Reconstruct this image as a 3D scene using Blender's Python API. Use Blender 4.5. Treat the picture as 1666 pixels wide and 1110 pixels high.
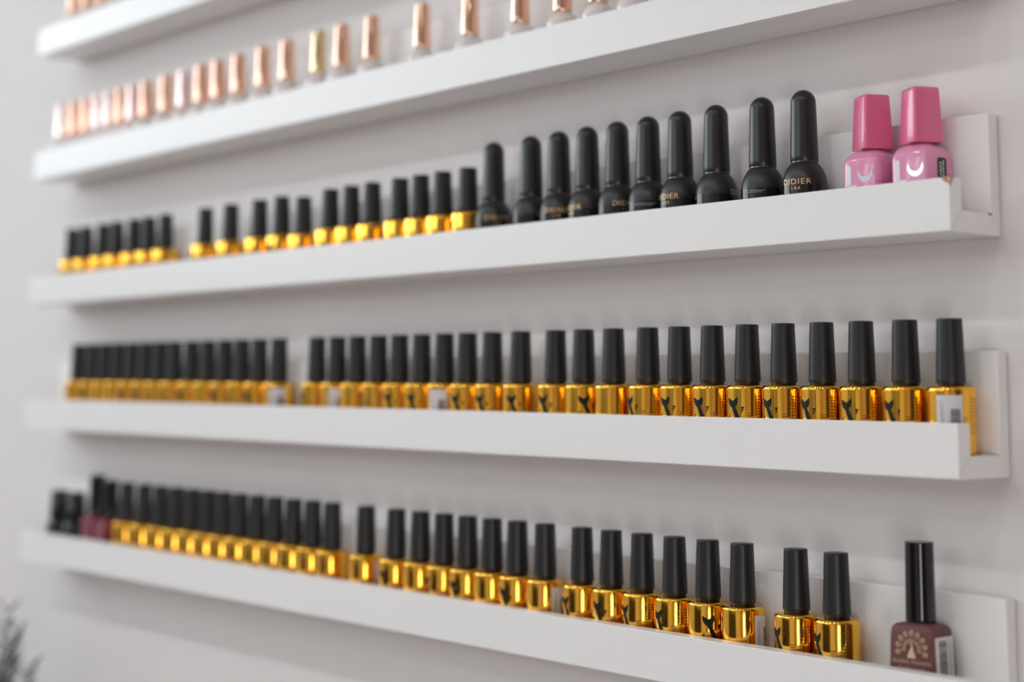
import bpy, bmesh, math, random
from mathutils import Vector, Matrix
from mathutils.geometry import tessellate_polygon

for o in list(bpy.data.objects):
    bpy.data.objects.remove(o, do_unlink=True)
SC = bpy.context.scene
COL = SC.collection
U = 0.028            # one lip height in metres; the shelf measures below are in this unit
Z0 = 1.45            # height of the middle shelf above the floor
R = math.radians

# ------------------------------------------------------------------ camera
def make_camera():
    yaw, pitch, roll = -0.885562, 0.126967, 0.005752
    f = Vector((math.sin(yaw)*math.cos(pitch), math.cos(yaw)*math.cos(pitch), math.sin(pitch)))
    r = Vector((math.cos(yaw), -math.sin(yaw), 0.0))
    u = r.cross(f)
    r2 = math.cos(roll)*r + math.sin(roll)*u
    u2 = -math.sin(roll)*r + math.cos(roll)*u
    cd = bpy.data.cameras.new('camera'); co = bpy.data.objects.new('camera', cd); COL.objects.link(co)
    m = Matrix((r2, u2, -f)).transposed().to_4x4()
    m.translation = Vector((18.1936*U, -27.9331*U, Z0 - 2.9303*U))
    co.matrix_world = m
    cd.sensor_width = 36.0; cd.sensor_fit = 'HORIZONTAL'
    cd.lens = 2760.97/1666*36
    cd.shift_x = 78.22/1666; cd.shift_y = -271.77/1666
    cd.clip_start = 0.02
    cd.dof.use_dof = True
    cd.dof.focus_distance = 34.6*U
    cd.dof.aperture_fstop = cd.lens/1000/(0.575*U)
    SC.camera = co
make_camera()

# ------------------------------------------------------------------ light and exposure
SC.view_settings.view_transform = 'Standard'
SC.view_settings.look = 'None'
SC.view_settings.gamma = 1.0
SC.view_settings.use_curve_mapping = False
SC.view_settings.exposure = -0.04

world = bpy.data.worlds.new('daylight'); SC.world = world
world.use_nodes = True
world.node_tree.nodes['Background'].inputs[0].default_value = (0.80, 0.88, 1.0, 1)
world.node_tree.nodes['Background'].inputs[1].default_value = 1.0

ROOM = dict(x0=-2.55, x1=1.65, y0=-3.2, y1=0.0, z0=0.0, z1=2.62)
WIN_LEFT = (-2.40, -0.20, 1.68, 2.50)       # y0, y1, z0, z1 in the left wall
WIN_RIGHT = (-2.15, -1.38, 0.26, 1.24)      # low window in the right wall
WIN_FRONT = (-2.30, 0.10, 1.86, 2.48)         # x0, x1, z0, z1 in the wall behind the camera
def area(name, loc, rot, sx, sy, power, col):
    l = bpy.data.lights.new(name, 'AREA'); l.shape = 'RECTANGLE'; l.size = sx; l.size_y = sy
    l.energy = power; l.color = col
    o = bpy.data.objects.new(name, l); COL.objects.link(o); o.location = loc; o.rotation_euler = rot
    return o
P_LEFT, P_RIGHT, P_FRONT, LAMP, LAMP2 = 23.0, 16.0, 22.0, 64.0, 68.0
area('window_daylight', (ROOM['x0']-0.10, (WIN_LEFT[0]+WIN_LEFT[1])/2, (WIN_LEFT[2]+WIN_LEFT[3])/2), (0, R(-90), 0),
     WIN_LEFT[3]-WIN_LEFT[2], WIN_LEFT[1]-WIN_LEFT[0], P_LEFT, (0.88, 0.96, 1.0))
area('window_daylight', (ROOM['x1']+0.10, (WIN_RIGHT[0]+WIN_RIGHT[1])/2, (WIN_RIGHT[2]+WIN_RIGHT[3])/2), (0, R(90), 0),
     WIN_RIGHT[3]-WIN_RIGHT[2], WIN_RIGHT[1]-WIN_RIGHT[0], P_RIGHT, (1.0, 0.96, 0.92))
area('window_daylight', ((WIN_FRONT[0]+WIN_FRONT[1])/2, ROOM['y0']-0.10, (WIN_FRONT[2]+WIN_FRONT[3])/2), (R(90), 0, 0),
     WIN_FRONT[1]-WIN_FRONT[0], WIN_FRONT[3]-WIN_FRONT[2], P_FRONT, (0.90, 0.97, 1.0))

# ------------------------------------------------------------------ materials
def mat(name, col, rough=0.5, metal=0.0, spec=0.5, coat=0.0, noise=None, bump=None, emit=None, trans=0.0):
    m = bpy.data.materials.new(name); m.use_nodes = True
    nt = m.node_tree; b = nt.nodes['Principled BSDF']
    b.inputs['Base Color'].default_value = (*col, 1); b.inputs['Roughness'].default_value = rough
    b.inputs['Metallic'].default_value = metal; b.inputs['Specular IOR Level'].default_value = spec
    b.inputs['Coat Weight'].default_value = coat; b.inputs['Coat Roughness'].default_value = 0.06
    b.inputs['Transmission Weight'].default_value = trans
    if emit:
        b.inputs['Emission Color'].default_value = (*emit[0], 1); b.inputs['Emission Strength'].default_value = emit[1]
    tc = nt.nodes.new('ShaderNodeTexCoord')
    if noise:      # (scale, second colour)
        n = nt.nodes.new('ShaderNodeTexNoise'); n.inputs['Scale'].default_value = noise[0]; n.inputs['Detail'].default_value = 4
        mx = nt.nodes.new('ShaderNodeMix'); mx.data_type = 'RGBA'
        mx.inputs[6].default_value = (*col, 1); mx.inputs[7].default_value = (*noise[1], 1)
        nt.links.new(tc.outputs['Object'], n.inputs['Vector'])
        nt.links.new(n.outputs['Fac'], mx.inputs[0]); nt.links.new(mx.outputs[2], b.inputs['Base Color'])
    if bump:       # (scale, strength, distance)
        n = nt.nodes.new('ShaderNodeTexNoise'); n.inputs['Scale'].default_value = bump[0]; n.inputs['Detail'].default_value = 3
        bp = nt.nodes.new('ShaderNodeBump'); bp.inputs['Strength'].default_value = bump[1]; bp.inputs['Distance'].default_value = bump[2]
        nt.links.new(tc.outputs['Object'], n.inputs['Vector'])
        nt.links.new(n.outputs['Fac'], bp.inputs['Height']); nt.links.new(bp.outputs['Normal'], b.inputs['Normal'])
    return m

M = {}
M['wall'] = mat('wall_paint', (0.80, 0.775, 0.765), 0.75, spec=0.25, bump=(420, 0.35, 0.0006))
M['pink_wall'] = mat('blush_wall_paint', (0.58, 0.43, 0.40), 0.8, spec=0.2, bump=(300, 0.2, 0.0006))
M['ceiling'] = mat('ceiling_paint', (0.62, 0.61, 0.60), 0.9, spec=0.1, bump=(200, 0.1, 0.0006))
M['floor'] = mat('floor_wood', (0.40, 0.345, 0.33), 0.5, noise=(6, (0.46, 0.39, 0.375)))
M['shelf'] = mat('white_laminate', (0.89, 0.89, 0.885), 0.34, spec=0.5, bump=(900, 0.04, 0.0002))
M['raw_edge'] = mat('bare_board_edge', (0.42, 0.24, 0.12), 0.8, noise=(400, (0.55, 0.36, 0.2)))
M['frame'] = mat('window_frame_white', (0.8, 0.8, 0.79), 0.4)
M['gold'] = mat('gold_metallized', (1.0, 0.53, 0.06), 0.07, metal=1.0, noise=(60, (1.0, 0.56, 0.075)), bump=(140, 0.03, 0.0004))
M['cap'] = mat('black_soft_plastic', (0.011, 0.011, 0.012), 0.38, spec=0.5, bump=(2500, 0.08, 0.00005))
M['neck_dark'] = mat('dark_neck', (0.03, 0.022, 0.012), 0.3, metal=0.5)
M['ink'] = mat('black_ink', (0.008, 0.010, 0.010), 0.6, spec=0.2)
M['brown_ink'] = mat('brown_ink', (0.16, 0.07, 0.01), 0.4)
M['paper'] = mat('paper_label', (0.72, 0.70, 0.71), 0.6, noise=(300, (0.66, 0.64, 0.66)))
M['bullet_cap'] = mat('satin_black_cap', (0.014, 0.013, 0.014), 0.30, spec=0.5, bump=(700, 0.12, 0.00008))
M['bullet_body'] = mat('matte_black_glass', (0.014, 0.014, 0.015), 0.36, spec=0.5)
M['bullet_label'] = mat('gloss_black_label', (0.010, 0.010, 0.011), 0.12, spec=0.5)
M['foil'] = mat('gold_foil_print', (0.78, 0.52, 0.26), 0.35, metal=0.6)
M['silver'] = mat('silver_foil_print', (0.75, 0.75, 0.77), 0.18, metal=1.0)
M['white_ink'] = mat('white_ink', (0.85, 0.85, 0.86), 0.4)
M['grey_ink'] = mat('grey_ink', (0.35, 0.35, 0.36), 0.4)
M['glassring'] = mat('clear_neck_ring', (0.10, 0.06, 0.055), 0.08, spec=0.8)
M['pink_cap'] = mat('pink_cap_plastic', (0.78, 0.15, 0.31), 0.26, spec=0.5, coat=0.5)
M['pink_body'] = mat('pink_gloss_bottle', (0.78, 0.29, 0.49), 0.22, spec=0.5, coat=0.6)
M['mauve'] = mat('mauve_matte_bottle', (0.150, 0.052, 0.048), 0.45, spec=0.4, noise=(25, (0.135, 0.046, 0.043)))
M['gloss_cap'] = mat('gloss_black_cap', (0.006, 0.006, 0.006), 0.09, spec=0.5)
M['beige_ink'] = mat('beige_print', (0.62, 0.47, 0.30), 0.5)
M['crimson'] = mat('crimson_glass', (0.20, 0.012, 0.045), 0.10, spec=0.5, coat=0.5)
M['blackglass'] = mat('black_glass', (0.010, 0.010, 0.010), 0.10, spec=0.5)
M['milk'] = mat('milky_polish_glass', (0.80, 0.74, 0.73), 0.10, spec=0.5, coat=0.6)
M['copper'] = mat('rose_copper_cap', (0.93, 0.60, 0.45), 0.08, metal=1.0)
M['rose'] = mat('pale_rose_cap', (0.90, 0.74, 0.71), 0.10, metal=1.0)
M['pale_gold'] = mat('pale_gold_cap', (0.86, 0.72, 0.45), 0.08, metal=1.0)
M['leaf'] = mat('dark_leaf', (0.020, 0.022, 0.020), 0.6, noise=(40, (0.032, 0.034, 0.03)))
M['pot'] = mat('grey_ceramic', (0.3, 0.3, 0.3), 0.4)
M['lampbody'] = mat('lamp_trim', (0.75, 0.75, 0.75), 0.4)
M['lamp3'] = mat('lamp_diffuser_far', (0.9, 0.9, 0.9), 0.5, emit=((1.0, 0.98, 0.96), LAMP*0.5))
M['lamp2'] = mat('lamp_diffuser_warm', (0.9, 0.9, 0.9), 0.5, emit=((1.0, 0.985, 0.965), LAMP2))
M['lamp'] = mat('lamp_diffuser', (0.9, 0.9, 0.9), 0.5, emit=((0.95, 0.98, 1.0), LAMP))

# ------------------------------------------------------------------ helpers
def new_obj(name, me, m=None, parent=None):
    if m is not None and not me.materials:
        me.materials.append(m)
    o = bpy.data.objects.new(name, me); COL.objects.link(o)
    if parent: o.parent = parent
    return o
def empty(name, loc=(0, 0, 0), rot=(0, 0, 0)):
    o = bpy.data.objects.new(name, None); COL.objects.link(o); o.location = loc; o.rotation_euler = rot
    o.empty_display_size = 0.02
    return o
def tag(o, label, cat, group=None):
    o['label'] = label; o['category'] = cat
    if group: o['group'] = group
    return o
def pymesh(name, verts, faces, smooth=None):
    me = bpy.data.meshes.new(name); me.from_pydata([tuple(v) for v in verts], [], faces); me.update()
    if smooth is not None:
        for p in me.polygons: p.use_smooth = True
        me.set_sharp_from_angle(angle=R(smooth))
    return me
def lathe(name, prof, seg=40, smooth=38):
    """prof: (r, z) from bottom to top; r = 0 closes on the axis"""
    vs, fs, rings = [], [], []
    for r, z in prof:
        if r <= 1e-9:
            rings.append([len(vs)]); vs.append((0, 0, z*U))
        else:
            rings.append(list(range(len(vs), len(vs)+seg)))
            for k in range(seg):
                a = 2*math.pi*k/seg; vs.append((r*U*math.cos(a), r*U*math.sin(a), z*U))
    for a, b in zip(rings, rings[1:]):
        for k in range(seg):
            j = (k+1) % seg
            if len(a) == 1 and len(b) == 1: continue
            if len(a) == 1: fs.append((a[0], b[j], b[k]))
            elif len(b) == 1: fs.append((a[k], a[j], b[0]))
            else: fs.append((a[k], a[j], b[j], b[k]))
    return pymesh(name, vs, fs, smooth)
def arc(cx, cz, rx, rz, a0, a1, n):
    return [(cx+rx*math.cos(R(a0+(a1-a0)*i/n)), cz+rz*math.sin(R(a0+(a1-a0)*i/n))) for i in range(n+1)]
def rrect(w, d, rad, n=5):
    pts = []
    for sx, sy, a0 in ((1, 1, 0), (-1, 1, 90), (-1, -1, 180), (1, -1, 270)):
        for i in range(n+1):
            a = R(a0+90*i/n); pts.append((sx*(w/2-rad)+rad*math.cos(a), sy*(d/2-rad)+rad*math.sin(a)))
    return pts
def loft(name, secs, smooth=35):
    """secs: (w, d, corner radius, z) bottom to top, capped"""
    vs, fs = [], []; n = None
    for w, d, rad, z in secs:
        p = rrect(w, d, rad); n = len(p); vs += [(x*U, y*U, z*U) for x, y in p]
    for i in range(len(secs)-1):
        for k in range(n):
            j = (k+1) % n; fs.append((i*n+k, i*n+j, (i+1)*n+j, (i+1)*n+k))
    fs.append(tuple(reversed(range(n)))); fs.append(tuple(range((len(secs)-1)*n, len(secs)*n)))
    return pymesh(name, vs, fs, smooth)
def boxmesh(name, x0, x1, y0, y1, z0, z1, bevel=0.0):
    bm = bmesh.new(); bmesh.ops.create_cube(bm, size=1)
    for v in bm.verts:
        v.co = Vector(((x0+x1)/2+v.co.x*(x1-x0), (y0+y1)/2+v.co.y*(y1-y0), (z0+z1)/2+v.co.z*(z1-z0)))
    if bevel: bmesh.ops.bevel(bm, geom=list(bm.edges), offset=bevel, segments=2, profile=0.5, affect='EDGES')
    me = bpy.data.meshes.new(name); bm.to_mesh(me); bm.free(); return me
def joinmesh(name, parts):
    bm = bmesh.new()
    for p in parts: bm.from_mesh(p)
    me = bpy.data.meshes.new(name); bm.to_mesh(me); bm.free(); return me
def prism_x(name, poly, x0, x1, bevel):
    n = len(poly)
    me = pymesh(name, [(x0, y, z) for y, z in poly]+[(x1, y, z) for y, z in poly],
                [tuple(range(n)), tuple(reversed(range(n, 2*n)))]+[(k, n+k, n+(k+1) % n, (k+1) % n) for k in range(n)])
    bm = bmesh.new(); bm.from_mesh(me); bmesh.ops.recalc_face_normals(bm, faces=bm.faces)
    bmesh.ops.bevel(bm, geom=list(bm.edges), offset=bevel, segments=2, profile=0.5, affect='EDGES')
    bm.to_mesh(me); bm.free(); return me
# flat print, laid on a round wall (radius rad) or on a flat front at y = -dep; u, v in U
def on_round(rad, ang0=0.0, eps=0.006):
    return lambda u, v: (math.sin(ang0+u/rad)*(rad+eps)*U, -math.cos(ang0+u/rad)*(rad+eps)*U, v*U)
def on_flat(dep, eps=0.006):
    return lambda u, v: (u*U, -(dep+eps)*U, v*U)
def print_mesh(name, pieces, put):
    vs, fs = [], []
    for pv, pf in pieces:
        o = len(vs); vs += [put(u, v) for u, v in pv]; fs += [tuple(o+i for i in f) for f in pf]
    return pymesh(name, vs, fs)
def ribbon(pts, ws):
    pv, pf = [], []
    for i, (x, y) in enumerate(pts):
        a = pts[max(i-1, 0)]; b = pts[min(i+1, len(pts)-1)]
        dx, dy = b[0]-a[0], b[1]-a[1]; l = math.hypot(dx, dy) or 1
        nx, ny = -dy/l, dx/l
        pv += [(x-nx*ws[i]/2, y-ny*ws[i]/2), (x+nx*ws[i]/2, y+ny*ws[i]/2)]
    for i in range(len(pts)-1): pf.append((2*i, 2*i+1, 2*i+3, 2*i+2))
    return pv, pf
def rect(u0, u1, v0, v1, n=1):
    pv, pf = [], []
    for i in range(n+1):
        u = u0+(u1-u0)*i/n; pv += [(u, v0), (u, v1)]
    for i in range(n): pf.append((2*i, 2*i+2, 2*i+3, 2*i+1))
    return pv, pf
def ring(cx, cy, rx, ry, wd, tilt=0, n=14):
    pv, pf = [], []; c, s = math.cos(tilt), math.sin(tilt)
    for i in range(n):
        a = 2*math.pi*i/n
        for k in (1.0, 0.0):
            x = (rx-(1-k)*wd)*math.cos(a); y = (ry-(1-k)*wd)*math.sin(a)
            pv.append((cx+x*c-y*s, cy+x*s+y*c))
    for i in range(n):
        j = (i+1) % n; pf.append((2*i, 2*j, 2*j+1, 2*i+1))
    return pv, pf
def disc(cx, cy, rx, ry, n=14, tilt=0):
    c, s = math.cos(tilt), math.sin(tilt)
    pv = [(cx+rx*math.cos(2*math.pi*i/n)*c-ry*math.sin(2*math.pi*i/n)*s, cy+rx*math.cos(2*math.pi*i/n)*s+ry*math.sin(2*math.pi*i/n)*c) for i in range(n)]
    return pv, [tuple(range(n))]
def text_piece(s, size, cx, cy, sx=1.0, spacing=1.0, rot=0.0):
    cu = bpy.data.curves.new('t', 'FONT'); cu.body = s; cu.size = size; cu.align_x = 'CENTER'; cu.align_y = 'CENTER'
    cu.space_character = spacing; cu.resolution_u = 2
    ob = bpy.data.objects.new('t', cu); COL.objects.link(ob)
    dg = bpy.context.evaluated_depsgraph_get(); me = ob.evaluated_get(dg).to_mesh()
    c, q = math.cos(rot), math.sin(rot)
    pv = []
    for v in me.vertices:
        x, y = v.co.x*sx, v.co.y
        pv.append((cx+x*c-y*q, cy+x*q+y*c))
    pf = [tuple(p.vertices) for p in me.polygons]
    ob.evaluated_get(dg).to_mesh_clear(); bpy.data.objects.remove(ob); bpy.data.curves.remove(cu)
    return pv, pf
def barcode(u0, u1, v0, v1, seed, horizontal=True):
    rnd = random.Random(seed); out = []; v = v0
    while v < v1:
        w = rnd.choice((0.008, 0.014, 0.022)); out.append(rect(u0, u1, v, min(v+w, v1), 3)); v += w+rnd.choice((0.010, 0.016))
    return out
def copy_tree(o, parent=None):
    c = o.copy(); COL.objects.link(c); c.parent = parent
    for ch in o.children: copy_tree(ch, c)
    return c
ORD = ['zeroth', 'first', 'second', 'third', 'fourth', 'fifth', 'sixth', 'seventh', 'eighth', 'ninth', 'tenth', 'eleventh', 'twelfth',
       'thirteenth', 'fourteenth', 'fifteenth', 'sixteenth', 'seventeenth', 'eighteenth', 'nineteenth', 'twentieth']
def ordinal(n):
    if n <= 20: return ORD[n]
    t = {2: 'twenty', 3: 'thirty'}[n//10]
    return {20: 'twentieth', 30: 'thirtieth'}[n] if n % 10 == 0 else t+'-'+ORD[n % 10]

# ------------------------------------------------------------------ room
def structure(name, me, m, parent=None):
    o = new_obj(name, me, m, parent); o['kind'] = 'structure'; return o
X0, X1, Y0, Y1, ZF, ZC = (ROOM[k] for k in ('x0', 'x1', 'y0', 'y1', 'z0', 'z1'))
T = 0.12
structure('floor', boxmesh('floor', X0-T, X1+T, Y0-T, Y1+T, -0.1, 0), M['floor'])
structure('ceiling', boxmesh('ceiling', X0-T, X1+T, Y0-T, Y1+T, ZC, ZC+0.1), M['ceiling'])
structure('wall_back', boxmesh('wall_back', X0-T, X1+T, Y1, Y1+T, 0, ZC), M['wall'])
def holed_x(name, x0, x1, w, m):      # a wall across x with a window hole (y0, y1, z0, z1)
    a, b, c, d = w
    structure(name, joinmesh(name, [boxmesh('p', x0, x1, Y0, a, 0, ZC), boxmesh('p', x0, x1, b, Y1, 0, ZC),
                                    boxmesh('p', x0, x1, a, b, 0, c), boxmesh('p', x0, x1, a, b, d, ZC)]), m)
holed_x('wall_left', X0-T, X0, WIN_LEFT, M['wall'])
holed_x('wall_right', X1, X1+T, WIN_RIGHT, M['pink_wall'])
a, b, c, d = WIN_FRONT
structure('wall_front', joinmesh('wall_front', [boxmesh('p', X0, a, Y0-T, Y0, 0, ZC), boxmesh('p', b, X1, Y0-T, Y0, 0, ZC),
                                                boxmesh('p', a, b, Y0-T, Y0, 0, c), boxmesh('p', a, b, Y0-T, Y0, d, ZC)]), M['wall'])
def window_frame_x(name, x, w, bars):
    y0, y1, z0, z1 = w; f = 0.04
    ps = [boxmesh('p', x-.02, x+.02, y0, y0+f, z0, z1), boxmesh('p', x-.02, x+.02, y1-f, y1, z0, z1),
          boxmesh('p', x-.02, x+.02, y0+f, y1-f, z0, z0+f), boxmesh('p', x-.02, x+.02, y0+f, y1-f, z1-f, z1)]
    for k in range(bars):
        y = y0+(y1-y0)*(k+1)/(bars+1); ps.append(boxmesh('p', x-.018, x+.018, y-.02, y+.02, z0+f, z1-f))
    structure(name, joinmesh(name, ps), M['frame'])
window_frame_x('window_1', X0-0.04, WIN_LEFT, 2)
window_frame_x('window_2', X1+0.04, WIN_RIGHT, 0)
ps = [boxmesh('p', a, a+.04, Y0-.06, Y0-.02, c, d), boxmesh('p', b-.04, b, Y0-.06, Y0-.02, c, d), boxmesh('p', a+.04, b-.04, Y0-.06, Y0-.02, c, c+.04),
      boxmesh('p', a+.04, b-.04, Y0-.06, Y0-.02, d-.04, d), ]+[boxmesh('p', q-.025, q+.025, Y0-.058, Y0-.022, c+.04, d-.04) for q in (a+.6, a+1.2, a+1.8)]
structure('window_3', joinmesh('window_3', ps), M['frame'])
# row of surface downlights in front of the shelves
lamp_trim = lathe('trim', [(0, 1.6), (2.6, 1.6), (2.6, 0.0), (2.2, 0.0), (2.2, 0.5), (0, 0.5)], 28)
lamp_disc = {k: lathe('diffuser', [(0, 0.3), (2.15, 0.3), (2.15, 0.45), (0, 0.45)], 28) for k in ('lamp', 'lamp2', 'lamp3')}
for row, (y, word) in enumerate(((-1.22, 'near'), (-2.30, 'far'))):
    for i, x in enumerate((-2.05, -1.45, -0.85, -0.25, 0.35, 0.95)):
        t = tag(empty('ceiling_downlight', (x, y, ZC-0.045)), 'round white ceiling downlight in the row %s the shelves, %s from the left' % (
            ('nearest', 'farther from')[row], ('first', 'second', 'third', 'fourth', 'fifth', 'sixth')[i]), 'lamp', 'ceiling downlights')
        k = 'lamp3' if row else 'lamp' if i < 3 else 'lamp2'
        new_obj('trim', lamp_trim, M['lampbody'], t); new_obj('diffuser', lamp_disc[k], M[k], t)
# unseen slat blind, added so the gold bottles reflect dark and bright stripes
t = tag(empty('added_blind', (-1.10, Y0+0.10, 0)), 'unseen dark slat blind added behind the camera to stripe the gold reflections', 'blind')
M['slat'] = mat('dark_slat', (0.03, 0.026, 0.022), 0.6)
new_obj('rail', boxmesh('rail', -1.25, 1.25, -0.025, 0.025, 2.50, 2.54, 0.003), M['lampbody'], t)
slat = boxmesh('slat', -0.09, 0.09, -0.003, 0.003, 1.22, 2.50, 0.001)
for x in (-1.10, -0.70, -0.24, 0.10, 0.62, 1.06):
    o = new_obj('slat', slat, M['slat'], t); o.location = (x, 0, 0)
# unseen dark cabinet under the front window, added to darken the gold reflections
t = tag(empty('added_sideboard', (-1.15, Y0+0.24, 0)), 'unseen long dark wooden cabinet added below the wide window to darken reflections', 'added_sideboard')
M['darkwood'] = mat('dark_wood', (0.045, 0.03, 0.022), 0.45, noise=(8, (0.06, 0.04, 0.03)))
dr = structure('added_door_1', boxmesh('added_door_1', X1-0.04, X1-0.001, -1.24, -0.40, 0.005, 2.05, 0.004), M['darkwood'])  # unseen dark door, added to give the gold bottles a dark reflected stripe
new_obj('door_handle', boxmesh('door_handle', X1-0.09, X1-0.04, -1.17, -1.03, 0.99, 1.02, 0.004), M['lampbody'], dr)
new_obj('carcass', boxmesh('carcass', -1.05, 1.05, -0.22, 0.18, 0.06, 1.14, 0.004), M['darkwood'], t)
new_obj('plinth', boxmesh('plinth', -1.02, 1.02, -0.2, 0.15, 0.0, 0.06), M['darkwood'], t)
new_obj('top_board', boxmesh('top_board', -1.07, 1.07, -0.23, 0.21, 1.14, 1.17, 0.004), M['darkwood'], t)
dm = boxmesh('door', -0.25, 0.25, 0.18, 0.20, 0.09, 1.11, 0.003); hm = boxmesh('handle', 0.19, 0.20, 0.20, 0.22, 0.55, 0.67, 0.002)
for k in range(4):
    o = new_obj('door', dm, M['darkwood'], t); o.location = (-0.78+0.52*k, 0, 0); new_obj('handle', hm, M['lampbody'], o)

# ------------------------------------------------------------------ shelves (picture ledges of three mitred boards)
D, LT, BP, BT, HB = 1.6175, 0.3682, 0.4090, 0.3214, 2.3266
XL = -38.425
SHELF = {  # base height at x = 0, slope along x, right end
    'A': (9.018, 0.00083, 0.02), 'B': (4.660, 0.00545, 0.02), 'C': (0.0, 0.00044, 0.0), 'D': (-4.4656, -0.00344, 0.021), 'E': (-8.9636, -0.00245, 0.029)}
SHELF_WORD = {'A': 'top shelf', 'B': 'second shelf from the top', 'C': 'middle shelf', 'D': 'second-lowest shelf', 'E': 'lowest shelf'}
SHELF_LABEL = {
    'A': 'topmost white picture ledge cut off by the upper edge of the photo',
    'B': 'white picture ledge carrying copper-capped bottles, second from top',
    'C': 'white middle picture ledge carrying gold, black and two pink bottles',
    'D': 'white picture ledge carrying only gold bottles with black caps',
    'E': 'lowest white picture ledge with the mauve bottle at its right end'}
def base_at(s, x): return Z0+(SHELF[s][0]+SHELF[s][1]*x)*U
g = 0.008
for s in 'ABCDE':
    z, sl, xr = SHELF[s]
    t = tag(empty('picture_ledge', (0, 0, Z0+z*U), (0, -math.atan(sl), 0)), SHELF_LABEL[s], 'shelf', 'white picture ledges')
    sc = lambda P: [(y*U, q*U) for y, q in P]
    wy = -0.0008/U
    new_obj('front_lip', prism_x('front_lip', sc([(-D, 0.006), (-D, 1), (-D+LT, 1), (-D+LT, BP+g)]), XL*U, xr*U, 0.00045), M['shelf'], t)
    new_obj('base_board', prism_x('base_board', sc([(-D+g, 0), (-D+LT+g, BP), (-BT-g, BP), (-g+wy, 0)]), XL*U, xr*U, 0.0003), M['shelf'], t)
    new_obj('back_board', prism_x('back_board', sc([(wy, 0.006), (-BT, BP+g), (-BT, HB), (wy, HB)]), XL*U, xr*U, 0.00045), M['shelf'], t)
    if s == 'E':
        d_ = new_obj('screw_cover', lathe('screw_cover', [(0, 0), (0.165, 0), (0.175, 0.010), (0.155, 0.022), (0, 0.022)], 28), M['shelf'], t)
        d_.location = (-5.76*U, -BT*U+0.0001, 1.90*U); d_.rotation_euler = (R(90), 0, 0)
    if s == 'C':
        ch = pymesh('chipped_corner', [(xr*U-0.0010+dx, -D*U+dy, U+dz) for dx, dy, dz in
             ((-0.0040, -.00012, .00012), (0.0002, -.0002, .0002), (0.0012, .0006, .0001), (0.0013, .0035, .00015), (-.0015, .0038, .0002), (-.0035, .0020, .00018),
              (-.0022, -.00016, -.0022), (0.0004, -.00018, -.0034), (0.0013, .0004, -.0052), (0.00125, .0026, -.0020))],
             [(0, 1, 2, 3, 4, 5), (0, 6, 7, 1), (1, 7, 8, 2), (2, 8, 9, 3)])
        new_obj('chipped_corner', ch, M['raw_edge'], t)
        ch = pymesh('chipped_edge', [(xr*U+dx, -BT*U+dy, BP*U+dz) for dx, dy, dz in
             ((0.00012, -.0030, -.0009), (0.00012, .0004, -.0012), (0.00012, .0004, .0003), (0.00012, -.0034, .0002), (-.0012, .0, .0003), (-.0012, -.0030, .0002))],
             [(0, 1, 2, 3), (3, 2, 4, 5)])
        new_obj('chipped_edge', ch, M['raw_edge'], t)

# ------------------------------------------------------------------ bottle kinds
YB = -0.7853
def place(o, s, X, y=YB, rz=0.0):
    o.location = (X*U, y*U, base_at(s, X)+BP*U+0.00005)
    o.rotation_euler = (0, -math.atan(SHELF[s][1]), R(rz)); return o

# gold bottle -------------------------------------------------------
GR = 0.445
gold_body = lathe('gold_body', [(0, 0.02), (GR-0.09, 0.02), (GR-0.07, 0)]+arc(GR-0.05, 0.05, 0.05, 0.05, -90, 0, 4)
                  + [(GR, 0.3), (GR, 0.7)]+arc(GR-0.075, 1.175, 0.075, 0.075, 0, 80, 6)+[(0.30, 1.258), (0.235, 1.266)], 56)
gold_neck = lathe('neck', [(0.24, 1.262), (0.246, 1.27), (0.246, 1.315), (0.2, 1.315)], 32)
gold_cap = lathe('cap', [(0.2, 1.312), (0.262, 1.312), (0.272, 1.325), (0.272, 1.37), (0.236, 2.47)]+arc(0.216, 2.49, 0.02, 0.02, 0, 90, 3)+[(0, 2.512)], 40)
def tail_logo(rad):
    stem = ribbon([(-0.135, 0.90), (-0.115, 0.82), (-0.075, 0.72), (-0.02, 0.60), (0.05, 0.50), (0.13, 0.42), (0.21, 0.37)],
                  [0.10, 0.085, 0.085, 0.095, 0.085, 0.06, 0.02])
    f1 = ribbon([(-0.125, 0.82), (-0.165, 0.875), (-0.215, 0.925), (-0.255, 0.985)], [0.10, 0.13, 0.085, 0.004])
    f2 = ribbon([(-0.125, 0.82), (-0.085, 0.875), (-0.035, 0.935), (-0.005, 1.005)], [0.10, 0.13, 0.085, 0.004])
    f3 = ribbon([(-0.29, 0.42), (-0.27, 0.50), (-0.235, 0.58), (-0.215, 0.655)], [0.05, 0.07, 0.05, 0.005])
    s1 = ribbon([(0.06, 0.80), (0.105, 0.785), (0.145, 0.80)], [0.004, 0.045, 0.004])
    s2 = ribbon([(0.105, 0.80), (0.10, 0.73), (0.075, 0.69)], [0.03, 0.025, 0.005])
    return print_mesh('tail_logo', [stem, f1, f2, f3, s1, s2], on_round(rad))
logo_me = tail_logo(GR)
fine = []
rnd = random.Random(4)
for i in range(11):
    v = 0.40+i*0.062; fine.append(rect(0.40, 0.40+rnd.uniform(0.16, 0.26), v, v+0.016, 4))
for i in range(6):
    v = 0.42+i*0.05; fine.append(rect(0.22, 0.22+rnd.uniform(0.06, 0.12), v, v+0.018, 2))
fine_me = print_mesh('fine_print', fine, on_round(GR))
sticker_me = print_mesh('paper_sticker', [rect(-0.24, 0.24, 0.12, 1.09, 12)], on_round(GR, 0, 0.008))
code_me = print_mesh('barcode', barcode(0.02, 0.19, 0.35, 0.84, 7), on_round(GR, 0, 0.012))
line_me = print_mesh('small_lines', [rect(-0.16, -0.145, 0.3, 0.98), rect(-0.12, -0.11, 0.4, 0.92)], on_round(GR, 0, 0.012))
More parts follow.
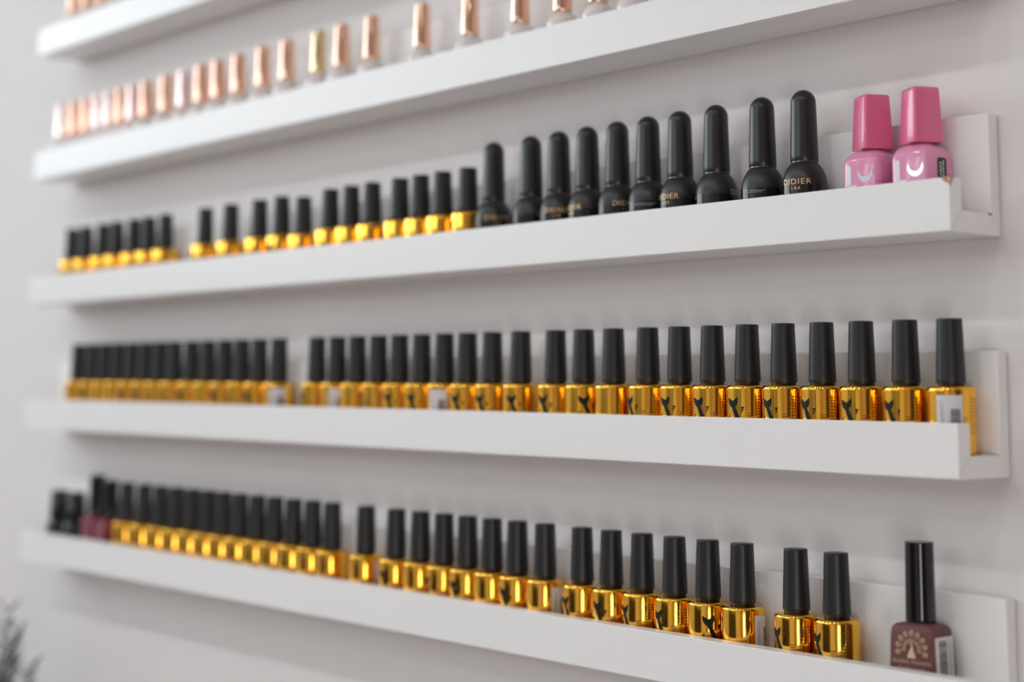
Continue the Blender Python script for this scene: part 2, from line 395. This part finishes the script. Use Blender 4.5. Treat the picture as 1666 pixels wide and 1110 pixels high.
def gold_bottle(scale=1.0):
    t = empty('nail_polish_bottle')
    new_obj('body', gold_body, M['gold'], t); new_obj('neck', gold_neck, M['neck_dark'], t); new_obj('cap', gold_cap, M['cap'], t)
    new_obj('tail_logo', logo_me, M['ink'], t); new_obj('fine_print', fine_me, M['brown_ink'], t)
    return t
def gold_with_sticker():
    t = empty('nail_polish_bottle')
    new_obj('body', gold_body, M['gold'], t); new_obj('neck', gold_neck, M['neck_dark'], t); new_obj('cap', gold_cap, M['cap'], t)
    new_obj('fine_print', fine_me, M['brown_ink'], t)
    st = new_obj('paper_sticker', sticker_me, M['paper'], t); st['label'] = 'small white paper sticker with barcode'
    new_obj('barcode', code_me, M['ink'], st); new_obj('small_lines', line_me, M['grey_ink'], st)
    return t
proto_gold = gold_bottle(); proto_stick = gold_with_sticker(); used = set()
def take(proto):
    if proto.name in used: return copy_tree(proto)
    used.add(proto.name); return proto
# the camera sees a bottle at X from this direction (degrees to the right of the wall's normal)
def view_deg(X): return math.degrees(math.atan2(18.19-X, 27.93+YB))

D_X = [-36.04, -35.01, -34.08, -33.16, -32.25, -31.32, -30.4, -29.45, -28.39, -27.39, -26.42, -25.46, -24.49, -23.44, -21.48, -20.51, -19.55, -18.6, -17.67,
       -16.72, -15.77, -14.85, -13.88, -12.82, -11.57, -10.61, -9.61, -8.54, -7.58, -6.62, -5.64, -4.67, -3.68, -2.71, -1.68, -0.68]
D_LOGO = {14: -50, 18: -25, 19: -20, 20: 120, 21: -28, 22: -30, 23: -15, 24: -28, 25: 16, 26: 110, 27: -49, 28: -30, 29: -28, 30: -28, 31: -34, 32: -36, 33: -28, 34: -32}
D_STICK = {13: -5, 15: 0, 20: -22, 35: -5}
n = len(D_X); rnd = random.Random(11)
SIDE = 'on second-lowest shelf'
for i, X in enumerate(D_X):
    k = n-i
    if i in D_STICK:
        o = take(proto_stick); a = D_STICK[i]
        lab = 'gold bottle with black cap and white sticker, %s from right %s' % (ordinal(k), SIDE)
        if k == 1: lab = 'gold bottle with white barcode sticker at right end of second-lowest shelf'
    else:
        o = take(proto_gold); a = D_LOGO.get(i, rnd.choice((-40, -60, 100, 140, -35)))
        lab = 'gold bottle with black cap, %s from right %s' % (ordinal(k), SIDE)
    place(o, 'D', X, rz=view_deg(X)+a); tag(o, lab, 'bottle', 'gold bottles on the second-lowest shelf')

E_X = [-32.27, -31.13, -30.07, -29.09, -28.13, -27.2, -26.29, -25.37, -24.42, -23.48, -22.52, -21.56, -20.62, -19.05, -17.72, -16.68, -15.73, -14.8, -13.85,
       -12.93, -11.94, -10.68, -9.73, -8.76, -7.78, -6.82, -5.86, -4.45, -3.44]
E_LOGO = {14: -36, 16: -55, 17: -38, 19: -34, 21: -45, 22: -31, 23: -46, 24: -40, 25: 16, 26: -70, 27: -46, 28: -46}
E_STICK = {20: 50, 26: 62, 13: 62}
n = len(E_X)
for i, X in enumerate(E_X):
    k = n-i
    if i in E_STICK:
        o = take(proto_stick); a = E_STICK[i]
        lab = 'gold bottle with sideways white sticker, %s gold one from right on lowest shelf' % ordinal(k)
    else:
        o = take(proto_gold); a = E_LOGO.get(i, rnd.choice((-75, 100, 140, -90)))
        lab = 'gold bottle with black cap, %s gold one from right on lowest shelf' % ordinal(k)
        if k == 1: lab = 'rightmost gold bottle on lowest shelf, standing nearest the mauve bottle'
    place(o, 'E', X, rz=view_deg(X)+a); tag(o, lab, 'bottle', 'gold bottles on the lowest shelf')

C_X = [-36.85, -35.80, -34.55, -33.55, -32.35, -31.35, -30.24, -27.74, -26.25, -24.62, -23.43, -22.29, -20.94, -19.94, -18.95, -17.71, -16.81, -15.88, -14.85]
n = len(C_X)
for i, X in enumerate(C_X):
    k = n-i
    o = take(proto_gold); o.scale = (0.97, 0.97, 0.905) if i != 11 else (0.97, 0.97, 0.86)
    lab = 'gold bottle with black cap, %s to the left of the black bottles on middle shelf' % ordinal(k)
    place(o, 'C', X, rz=view_deg(X)+rnd.choice((-75, 100, 140, -60, -40))); tag(o, lab, 'bottle', 'gold bottles on the middle shelf')

# black dome-capped bottle -----------------------------------------------
BR = 0.458
bullet_body = lathe('bullet_body', [(0, 0.0), (BR-0.05, 0.0)]+arc(BR-0.04, 0.04, 0.04, 0.04, -90, 0, 3)+[(BR, 0.45)]
                    + arc(0.0, 0.80, BR, 0.63, 0, 52, 12)+[(0.262, 1.305), (0.255, 1.315)], 56)
bullet_band = lathe('label_band', [(BR+0.001, 0.25), (BR+0.004, 0.25), (BR+0.004, 0.86), (BR+0.001, 0.86)], 56)
bullet_ring = lathe('neck_ring', [(0.255, 1.30), (0.274, 1.312), (0.274, 1.338), (0.25, 1.345)], 40)
bullet_cap = lathe('dome_cap', [(0.2, 1.335), (0.280, 1.335), (0.287, 1.35), (0.285, 1.45), (0.256, 2.56)]+arc(0, 2.56, 0.256, 0.268, 0, 90, 10)[1:-1]+[(0, 2.828)], 44)
def dome_prints():
    put = on_round(BR-0.012, 0, 0.014)
    word = print_mesh('brand_print', [text_piece('DIDIER', 0.165, 0, 0.885, 1.15, 1.12), text_piece('LAB', 0.085, 0, 0.755, 1.1, 1.4)], on_round(BR, 0, 0.007))
    ln = []
    r_ = random.Random(2)
    for v, w in ((0.80, 0.26), (0.765, 0.22), (0.62, 0.24), (0.585, 0.2), (0.55, 0.26)):
        u = -w+math.pi*BR
        while u < w+math.pi*BR:
            q = r_.uniform(0.02, 0.06); ln.append(rect(u, u+q, v, v+0.013, 2)); u += q+0.012
    return word, print_mesh('small_print', ln, on_round(BR, 0, 0.007))
word_me, small_me = dome_prints()
def bullet():
    t = empty('nail_polish_bottle')
    b = new_obj('body', bullet_body, M['bullet_body'], t)
    lb = new_obj('label_band', bullet_band, M['bullet_label'], t)
    w = new_obj('brand_print', word_me, M['foil'], lb); w['label'] = 'gold foil lettering'
    new_obj('small_print', small_me, M['grey_ink'], lb)
    new_obj('neck_ring', bullet_ring, M['glassring'], t); new_obj('dome_cap', bullet_cap, M['bullet_cap'], t)
    return t
proto_bul = bullet()
CB_X = [-13.84, -12.44, -11.44, -10.45, -9.45, -8.47, -7.49, -6.42, -5.13, -4.02]
CB_A = [10, 60, -8, -60, 24, 165, -45, 78, 150, -24]
for i, X in enumerate(CB_X):
    o = take(proto_bul); k = len(CB_X)-i
    lab = 'black dome-capped bottle, %s to the left of the pink bottles' % ordinal(k)
    if k == 1: lab = 'black dome-capped bottle with gold lettering, standing next to the pink bottles'
    if i == 0: lab = 'black dome-capped bottle standing right beside the last gold bottle on middle shelf'
    place(o, 'C', X, rz=view_deg(X)+CB_A[i]); tag(o, lab, 'bottle', 'black dome-capped bottles')

# pink square bottles -------------------------------------------------------
W = 0.885
pink_body = loft('pink_body', [(W-0.10, W-0.10, 0.12, 0), (W-0.02, W-0.02, 0.14, 0.03), (W, W, 0.15, 0.08), (W, W, 0.15, 1.08), (W-0.02, W-0.02, 0.15, 1.16), (W-0.07, W-0.07, 0.16, 1.235),
                               (W-0.15, W-0.15, 0.17, 1.295), (W-0.27, W-0.27, 0.19, 1.345), (0.44, 0.44, 0.2, 1.375)], 40)
pink_neck = lathe('neck', [(0.2, 1.36), (0.2, 1.41)], 24)
pink_cap = loft('pink_cap', [(0.63, 0.63, 0.075, 1.395), (0.64, 0.64, 0.08, 1.42), (0.555, 0.555, 0.075, 2.40), (0.54, 0.54, 0.07, 2.45), (0.50, 0.50, 0.06, 2.47)], 40)
def crescent(cx, cy, ro, ri, dy, n=22):
    pv, pf = [], []
    for i in range(n+1):
        a = R(-210+240*i/n); pv.append((cx+ro*math.cos(a), cy+ro*math.sin(a)))
        tx, ty = cx+ri*math.cos(a), cy+dy+ri*math.sin(a); f = abs(i-n/2)/(n/2)
        pv.append((tx*(1-f**6)+(cx+ro*math.cos(a))*f**6, ty*(1-f**6)+(cy+ro*math.sin(a))*f**6))
    for i in range(n): pf.append((2*i, 2*i+2, 2*i+3, 2*i+1))
    return pv, pf
put = on_flat(W/2)
lp = print_mesh('letter_print', [rect(-0.30, -0.20, 0.66, 1.06), rect(-0.30, -0.06, 0.60, 0.68)], put)
cp = print_mesh('crescent_print', [crescent(0.14, 0.90, 0.18, 0.135, 0.055)], put)
dl = loft('dark_tag', [(0.30, 0.42, 0.05, 0), (0.30, 0.42, 0.05, 0.004)])
tagtxt = print_mesh('tag_lettering', [rect(u, u+0.045, v, v+w) for u, vs in ((0.015, ((-0.15, 0.05), (-0.08, 0.04), (-0.02, 0.055), (0.055, 0.04), (0.11, 0.05))), (-0.075, ((-0.13, 0.04), (-0.07, 0.06), (0.01, 0.045), (0.075, 0.05)))) for v, w in vs], lambda u, v: (u*U, v*U, 0.006*U))
for i, (X, capd, lab) in enumerate(((-2.31, -28, 'left pink bottle, beside the black dome-capped bottles, with silver crescent'),
                                    (-1.17, -28, 'right pink bottle with black tag at the right end of middle shelf'))):
    t = empty('nail_polish_bottle'); 
    new_obj('body', pink_body, M['pink_body'], t); new_obj('neck', pink_neck, M['pink_cap'], t)
    cpo = new_obj('cap', pink_cap, M['pink_cap'], t); cpo.rotation_euler = (0, 0, R(capd))
    new_obj('letter_print', lp, M['white_ink'], t); new_obj('crescent_print', cp, M['silver'], t)
    if i == 1:
        q = new_obj('dark_tag', dl, M['bullet_label'], t); q['label'] = 'small black tag with pale lettering'
        q.matrix_local = Matrix.Translation((W/2*U, -0.02*U, 0.88*U)) @ Matrix(((0, 0, 1), (1, 0, 0), (0, 1, 0))).to_4x4()
        new_obj('tag_lettering', tagtxt, M['paper'], q)
    place(t, 'C', X, rz=(0, 2)[i]); tag(t, lab, 'bottle', 'pink bottles on the middle shelf')

# mauve bottle ---------------------------------------------------------------------
MW, MD = 1.02, 0.70
mauve_body = loft('mauve_body', [(MW-0.06, MD-0.06, 0.07, 0), (MW, MD, 0.08, 0.04), (MW, MD, 0.08, 0.35), (MW-0.05, MD-0.04, 0.08, 1.12), (MW-0.08, MD-0.06, 0.08, 1.26), (MW-0.12, MD-0.09, 0.09, 1.315),
                                 (MW-0.22, MD-0.16, 0.1, 1.355), (0.5, 0.5, 0.12, 1.39), (0.46, 0.46, 0.2, 1.40)], 32)
mauve_cap = lathe('mauve_cap', [(0.2, 1.405), (0.272, 1.405), (0.277, 1.415), (0.277, 1.47), (0.262, 2.845)]+arc(0.247, 2.85, 0.015, 0.015, 0, 90, 3)+[(0.22, 2.862), (0, 2.858)], 44)
def front_put(u, v):   # front wall leans back a little with height
    y = MD/2-max(0.0, v-0.35)*0.026
    return (u*U, -(y+0.006)*U, v*U)
ps = [text_piece('GLOBAL FASHION', 0.092, 0, 0.690, 1.05, 1.05), text_piece('Professional', 0.085, 0, 0.585, 1.1, 1.2), ]+[rect(-0.24+0.08*q, -0.20+0.08*q, 0.50, 0.514) for q in range(6)]
cx, cy = 0.0, 0.90
ps.append(ribbon([(cx, 0.765), (cx, 0.83), (cx, 0.88), (cx+0.008, 0.93), (cx+0.016, 0.97), (cx-0.006, 1.01), (cx-0.005, 1.06)], [0.18, 0.15, 0.10, 0.05, 0.035, 0.03, 0.012]))
for i in range(9):
    a = R(-12+204*i/8); rr = 0.27; x = cx+rr*math.cos(a)*1.08; y = cy+0.02+rr*math.sin(a)*1.08
    ps.append(ring(x, y, 0.060, 0.044, 0.012, a)); ps.append(ring(x+0.008*math.cos(a), y+0.008*math.sin(a), 0.030, 0.022, 0.012, a, 10))
for i in range(8):
    if i in (): continue
    a = R(-4+188*i/7); rr = 0.155; x = cx+rr*math.cos(a)*1.08; y = cy+0.02+rr*math.sin(a)*1.05
    ps.append(ring(x, y, 0.042, 0.031, 0.010, a, 12)); ps.append(disc(x, y, 0.012, 0.009, 8, a))
pea = print_mesh('peacock_print', ps, front_put)
t = tag(empty('nail_polish_bottle'), 'square mauve bottle with tall glossy black cap and beige peacock print', 'bottle')
new_obj('body', mauve_body, M['mauve'], t); new_obj('cap', mauve_cap, M['gloss_cap'], t)
q = new_obj('peacock_print', pea, M['beige_ink'], t); q['label'] = 'beige fan-tailed peacock print and lettering'
def side_put(eps):
    return lambda u, v: ((MW/2-max(0.0, v-0.35)*0.033+eps)*U, u*U, v*U)
st = new_obj('barcode_sticker', print_mesh('barcode_sticker', [rect(-0.32, 0.27, 0.15, 0.35), rect(-0.32, 0.27, 0.35, 1.17)], side_put(0.006)), M['paper'], t); st['label'] = 'white barcode sticker on the side'
new_obj('barcode', print_mesh('barcode', barcode(-0.20, 0.05, 0.36, 1.10, 3), side_put(0.010)), M['ink'], st)
new_obj('small_lines', print_mesh('small_lines', [rect(0.12, 0.14, 0.4, 1.1), rect(0.18, 0.195, 0.5, 1.08)], side_put(0.010)), M['grey_ink'], st)
place(t, 'E', -1.49, rz=3)

# dark and crimson bottles at the far end of the lowest shelf ---------------------------------
dark_body = lathe('dark_body', [(0, 0), (0.38, 0)]+arc(0.38, 0.05, 0.05, 0.05, -90, 0, 3)+[(0.43, 0.75)]+arc(0.25, 0.75, 0.18, 0.28, 0, 80, 6)+[(0.2, 1.04)], 40)
dark_cap = lathe('cap', [(0.18, 1.03), (0.33, 1.03), (0.30, 1.98), (0.26, 2.03), (0, 2.04)], 36)
for i, (X, lab) in enumerate(((-37.15, 'black glass bottle at the far left end of the lowest shelf'), (-35.90, 'black glass bottle just left of the two crimson bottles on lowest shelf'))):
    t = tag(empty('nail_polish_bottle'), lab, 'bottle', 'black glass bottles on the lowest shelf')
    new_obj('body', dark_body, M['blackglass'], t); new_obj('cap', dark_cap, M['gloss_cap'], t); place(t, 'E', X)
crim_body = loft('crimson_body', [(0.66, 0.72, 0.06, 0), (0.74, 0.80, 0.08, 0.05), (0.74, 0.80, 0.08, 1.18), (0.68, 0.74, 0.1, 1.29), (0.44, 0.44, 0.12, 1.36), (0.40, 0.40, 0.18, 1.40)], 35)
crim_cap = lathe('cap', [(0.2, 1.40), (0.275, 1.40), (0.262, 2.60)]+arc(0.19, 2.61, 0.07, 0.06, 0, 90, 4)+[(0, 2.68)], 36)
for i, (X, y, lab) in enumerate(((-34.35, -0.79, 'crimson bottle with tall black cap, left one of two on lowest shelf'), (-33.42, -0.79, 'crimson bottle with tall black cap, right one beside the gold row'))):
    t = tag(empty('nail_polish_bottle'), lab, 'bottle', 'crimson bottles on the lowest shelf')
    new_obj('body', crim_body, M['crimson'], t); new_obj('cap', crim_cap, M['gloss_cap'], t); place(t, 'E', X, y)
    if i == 1: t.scale = (1, 1, 0.95)

# copper-capped bottles -------------------------------------------------------------------------
cop_body = lathe('copper_body', [(0, 0), (0.33, 0)]+arc(0.33, 0.05, 0.06, 0.05, -90, 0, 3)+[(0.39, 0.62)]+arc(0.20, 0.74, 0.19, 0.30, 0, 75, 8)+[(0.19, 1.07), (0.19, 1.12)], 40)
cop_cap = lathe('cap', [(0.17, 1.10), (0.232, 1.10), (0.240, 1.115), (0.238, 1.2), (0.205, 2.22)]+arc(0.125, 2.22, 0.08, 0.10, 0, 90, 6)[1:]+[(0, 2.325)], 36)
def cop(m):
    t = empty('nail_polish_bottle'); me = cop_cap.copy(); me.materials.clear()
    new_obj('body', cop_body, M['milk'], t); new_obj('cap', me, m, t); return t
protos = {'copper': cop(M['copper']), 'rose': cop(M['rose']), 'pale_gold': cop(M['pale_gold'])}
WORD = {'copper': 'copper', 'rose': 'pale rose', 'pale_gold': 'pale gold'}
B_X = [-37.95, -37.0, -36.05, -35.2, -34.38, -33.55, -32.72, -31.78, -30.47, -29.28, -28.2, -27.15, -25.96, -24.59, -23.3, -21.65, -20.51, -19.07, -16.8, -14.79, -12.83, -11.29, -10.06, -8.91]
B_K = ['rose', 'copper', 'copper', 'rose', 'rose', 'copper', 'rose', 'copper', 'copper', 'rose', 'copper', 'copper', 'copper', 'copper', 'copper', 'pale_gold'] + ['copper']*8
n = len(B_X)
for i, X in enumerate(B_X):
    o = take(protos[B_K[i]]); k = i+1
    o.scale = (1, 1, 1.0+0.03*(i < 18))
    lab = 'milky bottle with %s metallic cap, %s from left on second-highest shelf' % (WORD[B_K[i]], ordinal(k))
    place(o, 'B', X, rz=i*37); tag(o, lab, 'bottle', 'copper-capped bottles on the second shelf')
A_X = [-37.3, -36.3, -35.2, -34.2, -33.1]
for i, X in enumerate(A_X):
    o = take(protos['copper']); place(o, 'A', X, rz=i*50); 
    tag(o, 'milky bottle on topmost shelf, cut off by upper photo edge, %s from left' % ordinal(i+1), 'bottle', 'bottles on the topmost shelf')

# ------------------------------------------------------------------ dark plant at the lower left
TX, TY = -1.085, -0.080
t = tag(empty('side_table', (TX, TY, 0)), 'small dark side table under the plant, below the frame', 'table')
new_obj('table_top', boxmesh('table_top', -0.22, 0.22, -0.075, 0.075, 0.69, 0.72, 0.003), M['darkwood'], t)
leg = boxmesh('leg', -0.015, 0.015, -0.015, 0.015, 0, 0.69, 0.002)
for sx in (-1, 1):
    for sy in (-1, 1):
        o = new_obj('leg', leg, M['darkwood'], t); o.location = (sx*0.19, sy*0.055, 0)
pl = tag(empty('potted_plant', (TX, TY, 0.72)), 'dark feathery plant at the lower left corner of the photo', 'plant')
new_obj('pot', lathe('pot', [(0, 0), (1.8, 0), (2.3, 3.4), (2.3, 3.6), (2.1, 3.6), (2.0, 3.2), (0, 3.1)], 36), M['pot'], pl)
def frond(seed, length, lean, az):
    rn = random.Random(seed); vs, fs = [], []
    pts = []; p = Vector((0, 0, 0)); a = R(4)
    N = 30
    for i in range(N+1):
        pts.append(p.copy()); a += R(lean)/N
        p = p+Vector((math.sin(a), 0, math.cos(a)))*(length/N)
    def leaf(base, dirv, side, l, w):
        o = len(vs); mid = base+dirv*l*0.45; wv = side*w
        vs.extend([base, mid+wv, base+dirv*l, mid-wv, mid+dirv.cross(side)*w*0.4]); fs.extend([(o, o+1, o+4), (o+1, o+2, o+4), (o+2, o+3, o+4), (o+3, o, o+4)])
    for i in range(N):
        d_ = (pts[i+1]-pts[i]).normalized(); o = len(vs); w = 0.0016*(1-i/N)+0.0005
        n_ = d_.cross(Vector((0, 1, 0))).normalized(); b_ = Vector((0, 1, 0))
        for q in (pts[i], pts[i+1]): vs.extend([q+n_*w, q+b_*w, q-n_*w, q-b_*w])
        for k in range(4): fs.append((o+k, o+(k+1) % 4, o+4+(k+1) % 4, o+4+k))
        if i > 5:
            for sgn in (-1, 1):
                for m_ in range(2):
                    dv = (d_*rn.uniform(0.7, 1.2)+b_*sgn*rn.uniform(0.5, 0.9)+n_*rn.uniform(-.5, .5)).normalized()
                    leaf(pts[i]+d_*rn.uniform(0, length/N), dv, n_, rn.uniform(0.022, 0.038)*(1.15-0.6*i/N), 0.0022)
    me = pymesh('frond', vs, fs); o = new_obj('frond', me, M['leaf'], pl); o.location = (0, 0, 0.085); o.rotation_euler = (0, 0, R(az)); return o
rn = random.Random(5)
for i in range(14):
    frond(i, rn.uniform(0.24, 0.31), rn.uniform(10, 45), -170+i*12.5)
for sd, ln, le, az in ((91, 0.375, 20, -8), (92, 0.345, 16, 4), (93, 0.33, 30, -25), (94, 0.36, 10, -15), (95, 0.33, 28, 2), (96, 0.35, 24, -40), (97, 0.34, 18, -2), (98, 0.32, 24, -12), (99, 0.31, 34, 6), (100, 0.30, 38, -18)):
    frond(sd, ln, le, az)
